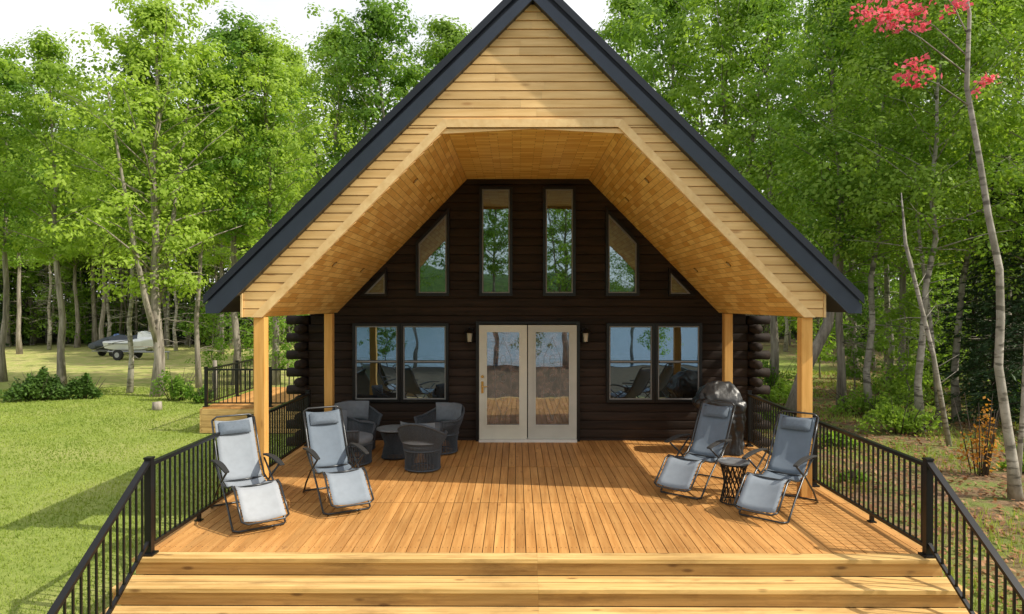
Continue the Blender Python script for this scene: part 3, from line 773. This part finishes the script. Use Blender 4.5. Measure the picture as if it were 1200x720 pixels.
for (a,b) in ((-W-.02,-.0006),(.0006,W+.02)): mb.box(a,b,YD-.035,YD+.143,-.038,.002)
part('border_board',deck,mb,'deckx',off=DO)
mb=MB()
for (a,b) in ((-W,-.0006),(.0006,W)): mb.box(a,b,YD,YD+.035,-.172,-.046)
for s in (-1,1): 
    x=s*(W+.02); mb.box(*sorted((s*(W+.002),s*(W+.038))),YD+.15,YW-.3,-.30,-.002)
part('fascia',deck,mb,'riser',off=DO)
mb=MB(); mb.box(-W+.05,W-.05,YD+.1,YW,G,-.06); part('substructure',deck,mb,'barkdark',off=DO)
sw=W+.06
for k in range(3):
    zt_=-.18*(k+1); yb=YD-.30*k; 
    mb=MB()
    for (a,b) in ((-sw-.02*k,-.0006),(.0006,sw+.02*k)):
        mb.box(a,b,yb-.158,yb-.003,zt_-.038,zt_); mb.box(a,b,yb-.335,yb-.174,zt_-.038,zt_+.001)
    part('step_tread',deck,mb,'deckx',off=DO)
    mb=MB()
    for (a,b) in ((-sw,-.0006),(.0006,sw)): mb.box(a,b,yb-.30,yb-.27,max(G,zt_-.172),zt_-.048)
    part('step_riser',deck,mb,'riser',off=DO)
mb=MB()
for k in range(3):
    mb.box(-sw+.06,sw-.06,YD-.30*(k+1)+.04,YD-.30*k+.0,G,-.18*(k+1)-.05)
part('stair_stringer',deck,mb,'barkdark',off=DO)
# railings
def bal(parent,xs,ys,z0,z1):
    mb=MB(); mb.box(-.009,.009,-.009,.009,0,1); me=mb.mesh('baluster'); me.materials.append(M['black'])
    for x,y,a,b in zip(xs,ys,z0,z1):
        o=bpy.data.objects.new('baluster',me); COL.objects.link(o); o.parent=parent; o.location=(x,y,a); o.scale=(1,1,b-a)
def railpost(parent,x,y,z0,z1):
    mb=MB(); mb.box(x-.036,x+.036,y-.036,y+.036,z0,z1); mb.box(x-.065,x+.065,y-.065,y+.065,z0,z0+.022); mb.box(x-.042,x+.042,y-.042,y+.042,z1+.001,z1+.02)
    part('post',parent,mb,'black',bevel=.003)
def siderail(xw,ys,ye,feet,label):
    t=thing('deck_railing',(xw,ys,0),label,'railing','black railings around the deck')
    L=ye-ys; posts=[0,L/2,L]
    for p in posts: railpost(t,0,p,.002,.99)
    mb=MB(); 
    for a,b in zip(posts[:-1],posts[1:]): mb.box(-.032,.032,a+.037,b-.037,.915,.955)
    part('top_rail',t,mb,'black',bevel=.006)
    mb=MB()
    for a,b in zip(posts[:-1],posts[1:]): mb.box(-.018,.018,a+.037,b-.037,.08,.115)
    for f in feet: mb.box(-.02,.02,f-.02,f+.02,.003,.079); mb.box(-.04,.04,f-.04,f+.04,.002,.015)
    part('bottom_rail',t,mb,'black')
    ys_=[];y=.1
    while y<L-.06:
        if min(abs(y-p) for p in posts)>.05: ys_.append(y)
        y+=.108
    bal(t,[0]*len(ys_),ys_,[.116]*len(ys_),[.914]*len(ys_))
for s in (-1,1): siderail(CX+s*4.0,YD+.075,12.38,(1.1,3.9),'black metal railing with slim balusters along the deck')
for s in (-1,1):
    t=thing('stair_railing',(CX+s*4.0,YD,0),'sloping black metal railing beside the front steps','railing','black railings around the deck')
    sl=.62
    mb=MB(); f=lambda y,z:(y,z+sl*y)
    mb.prismx([f(-.0+.04,.915),f(-.0+.04,.955),f(-1.75,.955),f(-1.75,.915)],-.032,.032); part('top_rail',t,mb,'black')
    mb=MB(); mb.prismx([f(.04,.09),f(.04,.125),f(-1.75,.125),f(-1.75,.09)],-.018,.018); part('bottom_rail',t,mb,'black')
    ys_=[-.06-.108*k for k in range(15)]
    bal(t,[0]*15,ys_,[.12+sl*y for y in ys_],[.92+sl*y for y in ys_]); railpost(t,0,-1.78,G,.92+sl*-1.78+.05)
# side deck on the left
sd=thing('side_deck',(-6.15,17,G),'small raised wooden side deck with board skirt','deck')
mb=MB(); x=-1.65
while x<1.7: mb.box(x,x+.135,-.1,4,-G-.035,-G); x+=.14
part('floor_boards',sd,mb,'deck')
mb=MB()
for k in range(4): mb.box(-1.66,1.7,-.14,-.105,.02+k*.152,.02+k*.152+.142); 
for k in range(4): mb.box(-1.70,-1.665,-.14,4,.02+k*.152,.02+k*.152+.142)
part('skirt_boards',sd,mb,'deckx')
t=thing('deck_railing',(-7.75,17,0),'black metal railing around the small side deck','railing','black railings around the deck')
for (px,py) in ((0,0),(1.6,0),(3.2,0),(0,1.9),(0,3.8)): railpost(t,px,py,.002,.98)
mb=MB(); mb.box(.04,3.16,-.03,.03,.91,.95); mb.box(-.03,.03,.04,3.76,.91,.95); part('top_rail',t,mb,'black')
mb=MB(); mb.box(.04,3.16,-.02,.02,.08,.11); mb.box(-.02,.02,.04,3.76,.08,.11); part('bottom_rail',t,mb,'black')
a=[.1+.11*k for k in range(28)]; b=[.1+.11*k for k in range(33)]
bal(t,a+[0]*33,[0]*28+b,[.111]*61,[.909]*61)
# ------------------------------------------------------------ loungers
def lounger(label,f1='fabric',f2='fabric2'):
    t=thing('reclining_chair',(0,0,0),label,'chair','grey recliners on the deck')
    prof=[(.70,1.09),(.56,.86),(.39,.58),(.24,.43),(.05,.385),(-.15,.42),(-.33,.475),(-.43,.45),(-.57,.32),(-.74,.17)]
    hw=.232; fr=.260
    def sling(idx,name,mat):
        pts=[prof[i] for i in idx]
        R=[]
        for a,b in zip(pts[:-1],pts[1:]):
            for q in range(3): R.append((a[0]+(b[0]-a[0])*q/3,a[1]+(b[1]-a[1])*q/3))
        R.append(pts[-1]); mb=MB(); nx=8; vs=[];fs=[]
        for i,(y,z) in enumerate(R):
            for k in range(nx+1):
                u=-1+2*k/nx; sag=.028*(1-u*u); vs.append((u*hw,y+sag*.6,z-sag))
        for i in range(len(R)-1):
            for k in range(nx): a=i*(nx+1)+k; fs.append((a,a+1,a+nx+2,a+nx+1))
        mb.add(vs,fs); o=part(name,t,mb,mat,True); m=o.modifiers.new('th','SOLIDIFY'); m.thickness=.003
    sling([0,1,2,3],'backrest',f1); sling([3,4,5,6],'seat',f1); sling([6,7,8,9],'leg_rest',f2)
    mb=MB()
    for s in (-1,1):
        mb.tube([(s*fr,y,z) for y,z in prof],.0125,8)
        for (y0,z0),(y1,z1) in zip(prof[:-1],prof[1:]):
            for q in range(3):
                y=y0+(y1-y0)*q/3; z=z0+(z1-z0)*q/3; mb.tube([(s*(hw-.003),y,z),(s*fr,y,z)],.004,4,False)
    y,z=prof[0]; mb.tube([(-fr,y,z),(-fr+.06,y+.018,z+.04),(fr-.06,y+.018,z+.04),(fr,y,z)],.0125,8)
    y,z=prof[-1]; mb.tube([(-fr,y,z),(-fr+.06,y-.03,z-.03),(fr-.06,y-.03,z-.03),(fr,y,z)],.0125,8)
    mb.tube([(-fr,.20,.41),(fr,.20,.41)],.011,8); mb.tube([(-fr,-.34,.455),(fr,-.34,.455)],.011,8)
    part('frame',t,mb,'tube',True)
    for nm,pts in (('leg',[(.58,.015),(.50,.08),(.40,.19),(.12,.41),(-.22,.62)]),('leg',[(-.50,.015),(-.42,.08),(-.28,.21),(.02,.43),(.36,.61)])):
        mb=MB()
        for s in (-1,1): mb.tube([(s*.295,y,z) for y,z in pts],.0125,8)
        y=pts[0][0]; e=.07 if y>0 else -.07
        mb.tube([(-.295,y,.015),(-.255,y+e,.014),(.255,y+e,.014),(.295,y,.015)],.0125,8); part(nm,t,mb,'tube',True)
    for s in (-1,1):
        mb=MB(); vs=[]
        N=9
        for i in range(N):
            u=i/(N-1); y=-.32+.72*u; w=.028+.010*math.sin(u*3.1); z=.635+.03*math.sin(u*3.1)
            vs+=[(s*.315-w,y,z),(s*.315+w,y,z),(s*.315+w,y,z+.022),(s*.315-w,y,z+.022)]
        fs=[(0,1,2,3),(4*N-1,4*N-2,4*N-3,4*N-4)]
        for i in range(N-1):
            for k in range(4): fs.append((4*i+k,4*i+(k+1)%4,4*i+4+(k+1)%4,4*i+4+k))
        mb.add(vs,fs); part('armrest',t,mb,'rubber',bevel=.006)
    mb=MB(); vs=[];fs=[]; nx,ny=10,8; d=Vector((0,.14,.22)).normalized(); nrm=Vector((0,-d.z,d.y)); c=Vector((0,.635,.985))
    for side in (1,-1):
        for j in range(ny+1):
            for i in range(nx+1):
                u=-1+2*i/nx; v=-1+2*j/ny; th=.04*(max(0,(1-u**4))*max(0,(1-v**4)))**.5*(1 if side>0 else .3)
                p=c+Vector((u*.19,0,0))+d*(v*.085)+nrm*(.014+side*th); vs.append(p)
    st=(nx+1)*(ny+1)
    for q in range(2):
        for j in range(ny):
            for i in range(nx): a=q*st+j*(nx+1)+i; fs.append((a,a+1,a+nx+2,a+nx+1))
    mb.add(vs,fs); part('headrest_pillow',t,mb,'pillow',True)
    return t
L0=lounger('grey zero-gravity recliner with sunlight painted into its fabric','fabricp','fabricp2'); L0.location=(-3.26,8.26,.004); L0.rotation_euler=(0,0,math.radians(36)); 
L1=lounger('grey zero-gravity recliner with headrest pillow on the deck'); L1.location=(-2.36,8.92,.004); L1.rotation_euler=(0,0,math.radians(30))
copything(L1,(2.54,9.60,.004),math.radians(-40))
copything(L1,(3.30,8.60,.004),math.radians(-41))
# cord drum helper
def cords(mb,n,prof,a0,a1,rad=.006,twist=0,sx=1,sy=1):
    for i in range(n):
        a=a0+(a1-a0)*i/(n if abs(a1-a0)>6.2 else n-1); pts=[]
        for j,(r,z) in enumerate(prof):
            aa=a+twist*j/(len(prof)-1); pts.append((r*math.cos(aa)*sx,r*math.sin(aa)*sy,z))
        mb.tube(pts,rad,4,False)
def ringtube(mb,r,z,rad,a0=0,a1=2*math.pi,n=28,zf=None):
    pts=[]
    full=abs(a1-a0)>6.2
    for i in range(n if full else n+1):
        a=a0+(a1-a0)*i/n; zz=zf(a) if zf else z; rr=r; pts.append((rr*math.cos(a),rr*math.sin(a),zz))
    mb.tube(pts,rad,7,closed=full)
def ropechair():
    t=thing('rope_armchair',(0,0,0),'charcoal woven rope tub armchair with grey cushions','chair','rope armchairs around the table')
    A0,A1=math.radians(-38),math.radians(218)
    topz=lambda a:.58+.20*max(0,math.sin(a))**1.3
    mb=MB(); n=84
    for i in range(n):
        a=A0+(A1-A0)*i/(n-1); z=topz(a); pts=[]
        for (r,f) in ((.37,1),(.362,.75),(.335,.5),(.30,.25),(.285,0)): pts.append((r*math.cos(a),r*math.sin(a),.33+(z-.33)*f))
        mb.tube(pts,.0088,4,False)
    part('woven_backrest',t,mb,'rope',True)
    mb=MB(); ringtube(mb,.37,0,.02,A0,A1,40,topz); ringtube(mb,.288,.33,.014); ringtube(mb,.27,.03,.014)
    for A in (A0,A1): mb.tube([(.37*math.cos(A),.37*math.sin(A),topz(A)),(.34*math.cos(A),.34*math.sin(A),.45),(.285*math.cos(A),.285*math.sin(A),.33)],.016,7)
    part('frame',t,mb,'rope',True)
    mb=MB(); cords(mb,70,[(.288,.33),(.27,.2),(.27,.03)],0,2*math.pi,.0088); part('woven_base',t,mb,'rope',True)
    mb=MB(); mb.lathe([(.24,.325),(.285,.34),(.30,.40),(.29,.44),(.24,.46),(.05,.465)],28); part('seat_cushion',t,mb,'cushion',True)
    mb=MB(); vs=[];fs=[]; nx,ny=14,8
    for side in (0,1):
        for j in range(ny+1):
            for i in range(nx+1):
                u=i/nx; v=j/ny; a=math.radians(35)+math.radians(110)*u
                e=(1-(2*u-1)**4)*(1-(2*v-1)**4); e=max(e,0)**.5
                r=.315+.03*v-(.08*e if side else -.005); vs.append((r*math.cos(a),r*math.sin(a),.45+.34*v))
    st=(nx+1)*(ny+1)
    for q in range(2):
        for j in range(ny):
            for i in range(nx): a=q*st+j*(nx+1)+i; fs.append((a,a+1,a+nx+2,a+nx+1))
    mb.add(vs,fs); part('back_cushion',t,mb,'cushion',True)
    return t
R0=ropechair(); R0.location=(-2.82,12.05,.004); R0.rotation_euler=(0,0,math.radians(35)); R0.scale=(1.15,1.15,1.02)
copything(R0,(-1.34,11.85,.004),math.radians(-40))
copything(R0,(-1.46,10.62,.004),math.radians(165),(1.0,1.0,.98))
copything(R0,(-2.66,11.0,.004),math.radians(80))
t=thing('round_table',(-2.03,11.42,.004),'low round dark table with woven rope base','table')
mb=MB(); cords(mb,60,[(.25,.46),(.17,.25),(.22,.02)],0,2*math.pi,.0085); part('woven_base',t,mb,'rope',True)
mb=MB(); ringtube(mb,.22,.02,.013); ringtube(mb,.255,.46,.013); part('frame',t,mb,'black',True)
mb=MB(); mb.lathe([(.30,.474),(.315,.482),(.31,.50),(.05,.501)],36); part('table_top',t,mb,'ttop')
t=thing('side_table',(2.82,8.86,.004),'small round side table with crossed metal rods','table')
mb=MB(); cords(mb,16,[(.17,.52),(.12,.27),(.17,.02)],0,2*math.pi,.007,1.1); cords(mb,16,[(.17,.52),(.12,.27),(.17,.02)],0,2*math.pi,.007,-1.1); ringtube(mb,.17,.02,.01); ringtube(mb,.175,.51,.01); part('base',t,mb,'black',True)
mb=MB(); mb.lathe([(.19,.522),(.20,.528),(.198,.548),(.185,.55),(.18,.540),(.05,.541)],36); part('table_top',t,mb,'ttop')
# grill with draped cover
t=thing('covered_grill',(3.54,11.9,.002),'barbecue grill under a draped wrinkled black cover','grill')
mb=MB(); nz,na=64,150; vs=[];fs=[]
for j in range(nz+1):
    v=j/nz; h=v; z=.012+1.18*h
    if h<.62: w=.37-.03*h/.62; dp=.31-.03*h/.62
    elif h<.78: q=(h-.62)/.16; w=.34+.07*math.sin(q*math.pi)**.7; dp=.28+.02*math.sin(q*math.pi)
    else: q=(h-.78)/.22; w=.34*(1-q**2.2*.42); dp=.28*(1-q**1.6*.62)
    for k in range(na):
        a=2*math.pi*k/na; ca,sa=math.cos(a),math.sin(a); e=.42
        x=w*abs(ca)**e*(1 if ca>0 else -1); y=dp*abs(sa)**e*(1 if sa>0 else -1)
        p=Vector((x,y,z)); dirn=Vector((x,y,0)).normalized()
        fold=1-abs(mn.noise(Vector((p.x*6+.8*mn.noise(p*2),p.y*6,p.z*1.1))))*3
        f=.05*mn.noise(p*2.6+Vector((3,1,0)))+.030*fold*(1-.3*h)+.015*mn.noise(p*14)+.03*(1-h)*math.sin(a*9+6*mn.noise(p*1.3))
        g=.05*mn.noise(p*2.2+Vector((9,0,4)))+.018*mn.noise(p*9)
        vs.append((x+dirn.x*f,y+dirn.y*f,z+g*min(1,h*3)))
for j in range(nz):
    for k in range(na): k2=(k+1)%na; fs.append((j*na+k,j*na+k2,(j+1)*na+k2,(j+1)*na+k))
base=nz*na; ring=[vs[base+k] for k in range(na)]; cxx=sum(p[0] for p in ring)/na; cyy=sum(p[1] for p in ring)/na; prev=base
for q in range(1,8):
    f=1-q/8
    st=len(vs)
    for k in range(na):
        x=cxx+(ring[k][0]-cxx)*f; y=cyy+(ring[k][1]-cyy)*f; p=Vector((x,y,1.17)); vs.append((x,y,ring[k][2]*f+1.21*(1-f)+.035*mn.noise(p*7)+.02*(1-f*f)))
    for k in range(na): k2=(k+1)%na; fs.append((prev+k,prev+k2,st+k2,st+k))
    prev=st
fs.append(tuple(prev+k for k in range(na)))
mb.add(vs,fs); part('cover',t,mb,'blackplastic',True)
# ------------------------------------------------------------ watercraft on trailers
def loft(secs):
    mb=MB(); n=len(secs[0]); vs=[p for s in secs for p in s]; fs=[]
    for i in range(len(secs)-1):
        for k in range(n): fs.append((i*n+k,i*n+(k+1)%n,(i+1)*n+(k+1)%n,(i+1)*n+k))
    fs.append(tuple(range(n-1,-1,-1))); fs.append(tuple((len(secs)-1)*n+k for k in range(n))); mb.add(vs,fs); return mb
def trailer(t):
    mb=MB(); mb.tube([(-1.3,.35,.42),(.9,.35,.42),(2.1,0,.42)],.04,6); mb.tube([(-1.3,-.35,.42),(.9,-.35,.42),(2.1,0,.42)],.04,6); mb.tube([(-1.25,-.36,.42),(-1.25,.36,.42)],.035,6); mb.tube([(-.4,-.62,.3),(-.4,.62,.3)],.03,6); mb.tube([(2.0,0,.42),(2.0,0,.02)],.03,6)
    for s in (-1,1): mb.box(-1.1,.9,s*.22-.04,s*.22+.04,.46,.52)
    tr=part('trailer_frame',t,mb,'galv')
    for s in (-1,1):
        mb=MB(); mb.tube([(-.4,s*.62,.28),(-.4,s*.78,.28)],.28,20); w=part('wheel',t,mb,'rubber'); mb=MB(); mb.tube([(-.4,s*.785,.28),(-.4,s*.79,.28)],.14,14); part('rim',w,mb,'galv')
def sec(x,w,k,d,top,tw): 
    return [(x,0,k),(x,w*.75,k+.1),(x,w,d-.02),(x,w*.95,d+.04),(x,tw,top),(x,-tw,top),(x,-w*.95,d+.04),(x,-w,d-.02),(x,-w*.75,k+.1)]
js=thing('jet_ski',(-21.9,39,G),'white and black jet ski parked on a trailer','jet ski',rot=math.radians(-10),scale=1.08); trailer(js)
mb=loft([sec(-1.5,.5,.50,.92,.98,.3),sec(-.9,.56,.44,.92,1.02,.3),sec(0,.56,.44,.94,1.06,.3),(sec(.8,.48,.48,1.02,1.2,.25)),sec(1.3,.3,.62,1.1,1.24,.15),sec(1.62,.06,.95,1.16,1.2,.04)]); part('hull',js,mb,'hull',bevel=.02)
mb=loft([[(x,w,z0),(x,w*.8,z1),(x,-w*.8,z1),(x,-w,z0)] for x,w,z0,z1 in ((-1.35,.2,.92,1.14),(-.8,.2,.95,1.32),(-.1,.2,1.0,1.26),(.35,.17,1.03,1.34))]); part('seat',js,mb,'hullblue',bevel=.02)
mb=loft([[(x,w,z0),(x,w*.6,z1),(x,-w*.6,z1),(x,-w,z0)] for x,w,z0,z1 in ((.3,.2,1.0,1.45),(.6,.28,1.05,1.52),(1.0,.28,1.1,1.38),(1.45,.1,1.13,1.22))]); part('cowl',js,mb,'hull',bevel=.02)
mb=MB(); mb.tube([(.35,-.35,1.56),(.45,-.1,1.50),(.45,.1,1.50),(.35,.35,1.56)],.022,6); part('handlebar',js,mb,'black')
mb=MB(); mb.box(-1.1,.4,-.575,-.565,.84,.87); part('side_stripe',js,mb,'hullblue')
cv=thing('covered_watercraft',(-24.6,41.5,G),'small watercraft under a dark cover on a trailer','boat',rot=math.radians(60),scale=.85); trailer(cv)
mb=loft([sec(-1.5,.5,.55,.8,.95,.3),sec(-.6,.6,.5,.85,1.3,.25),sec(.2,.6,.5,.9,1.5,.25),sec(.9,.5,.5,.95,1.3,.2),sec(1.5,.12,.7,1.0,1.1,.05)]); part('cover',cv,mb,'tarp',True,bevel=.02)
mb=loft([[(x,-.1+w,z0),(x,-.1+w*.6,z1),(x,-.1-w*.6,z1),(x,-.1-w,z0)] for x,w,z0,z1 in ((.0,.12,1.4,1.55),(.3,.16,1.4,1.60),(.5,.10,1.35,1.5))]); part('life_vest',cv,mb,'bluec',bevel=.02)
for X,Y,h in ((-10.9,20.6,.25),(-10.2,23,1.3)):
    o=thing('wooden_stump',(X,Y,G),'weathered grey wooden stump in the grass','stump'); mb=MB(); mb.tube([(0,0,-.05),(.02,0,h*.5),(.01,.01,h)],[.16 if h<1 else .08,.14 if h<1 else .07,.13 if h<1 else .065],10); part('stump_body',o,mb,'bark',True)
# ------------------------------------------------------------ camera, light, world
cam=bpy.data.cameras.new('camera'); co=bpy.data.objects.new('camera',cam); COL.objects.link(co); scene.camera=co
cam.lens=24; cam.sensor_width=36; cam.clip_end=4000; cam.clip_start=.1
co.location=(0,0,2.6); co.rotation_euler=(math.radians(90-.36),0,math.radians(.36))
EL=math.radians(44); AZ=math.radians(103)    # azimuth clockwise from +Y
sd_=Vector((math.sin(AZ)*math.cos(EL),math.cos(AZ)*math.cos(EL),math.sin(EL)))
su=bpy.data.lights.new('sun','SUN'); su.energy=4.8; su.angle=math.radians(.5); su.color=(1,.93,.79)
so=bpy.data.objects.new('sun',su); COL.objects.link(so); so.rotation_euler=sd_.to_track_quat('Z','Y').to_euler(); so.location=(20,-5,30)
w=bpy.data.worlds.new('World'); scene.world=w; w.use_nodes=True; nt=w.node_tree
bg=nt.nodes['Background']; sky=nt.nodes.new('ShaderNodeTexSky'); sky.sky_type='NISHITA'; sky.sun_disc=False; sky.sun_elevation=EL; sky.sun_rotation=AZ; sky.dust_density=3; sky.air_density=1.0
tc=nd(nt,'ShaderNodeTexCoord'); sp=nd(nt,'ShaderNodeSeparateXYZ',Vector=tc.outputs['Generated'])
veil=ramp(nt,sp.outputs[2],.05,.9,.9,.6)
cl=noise(nt,tc.outputs['Generated'],3.5,5,.6)
veil=math_(nt,'ADD',veil,ramp(nt,cl,.35,.65,-.14,.10),clamp=True)
skc=mixc(nt,veil,sky.outputs[0],(8.9,8.9,8.8))
nt.links.new(skc,bg.inputs[0]); bg.inputs[1].default_value=.15
scene.view_settings.view_transform='Standard'; scene.view_settings.look='None'; scene.view_settings.exposure=0
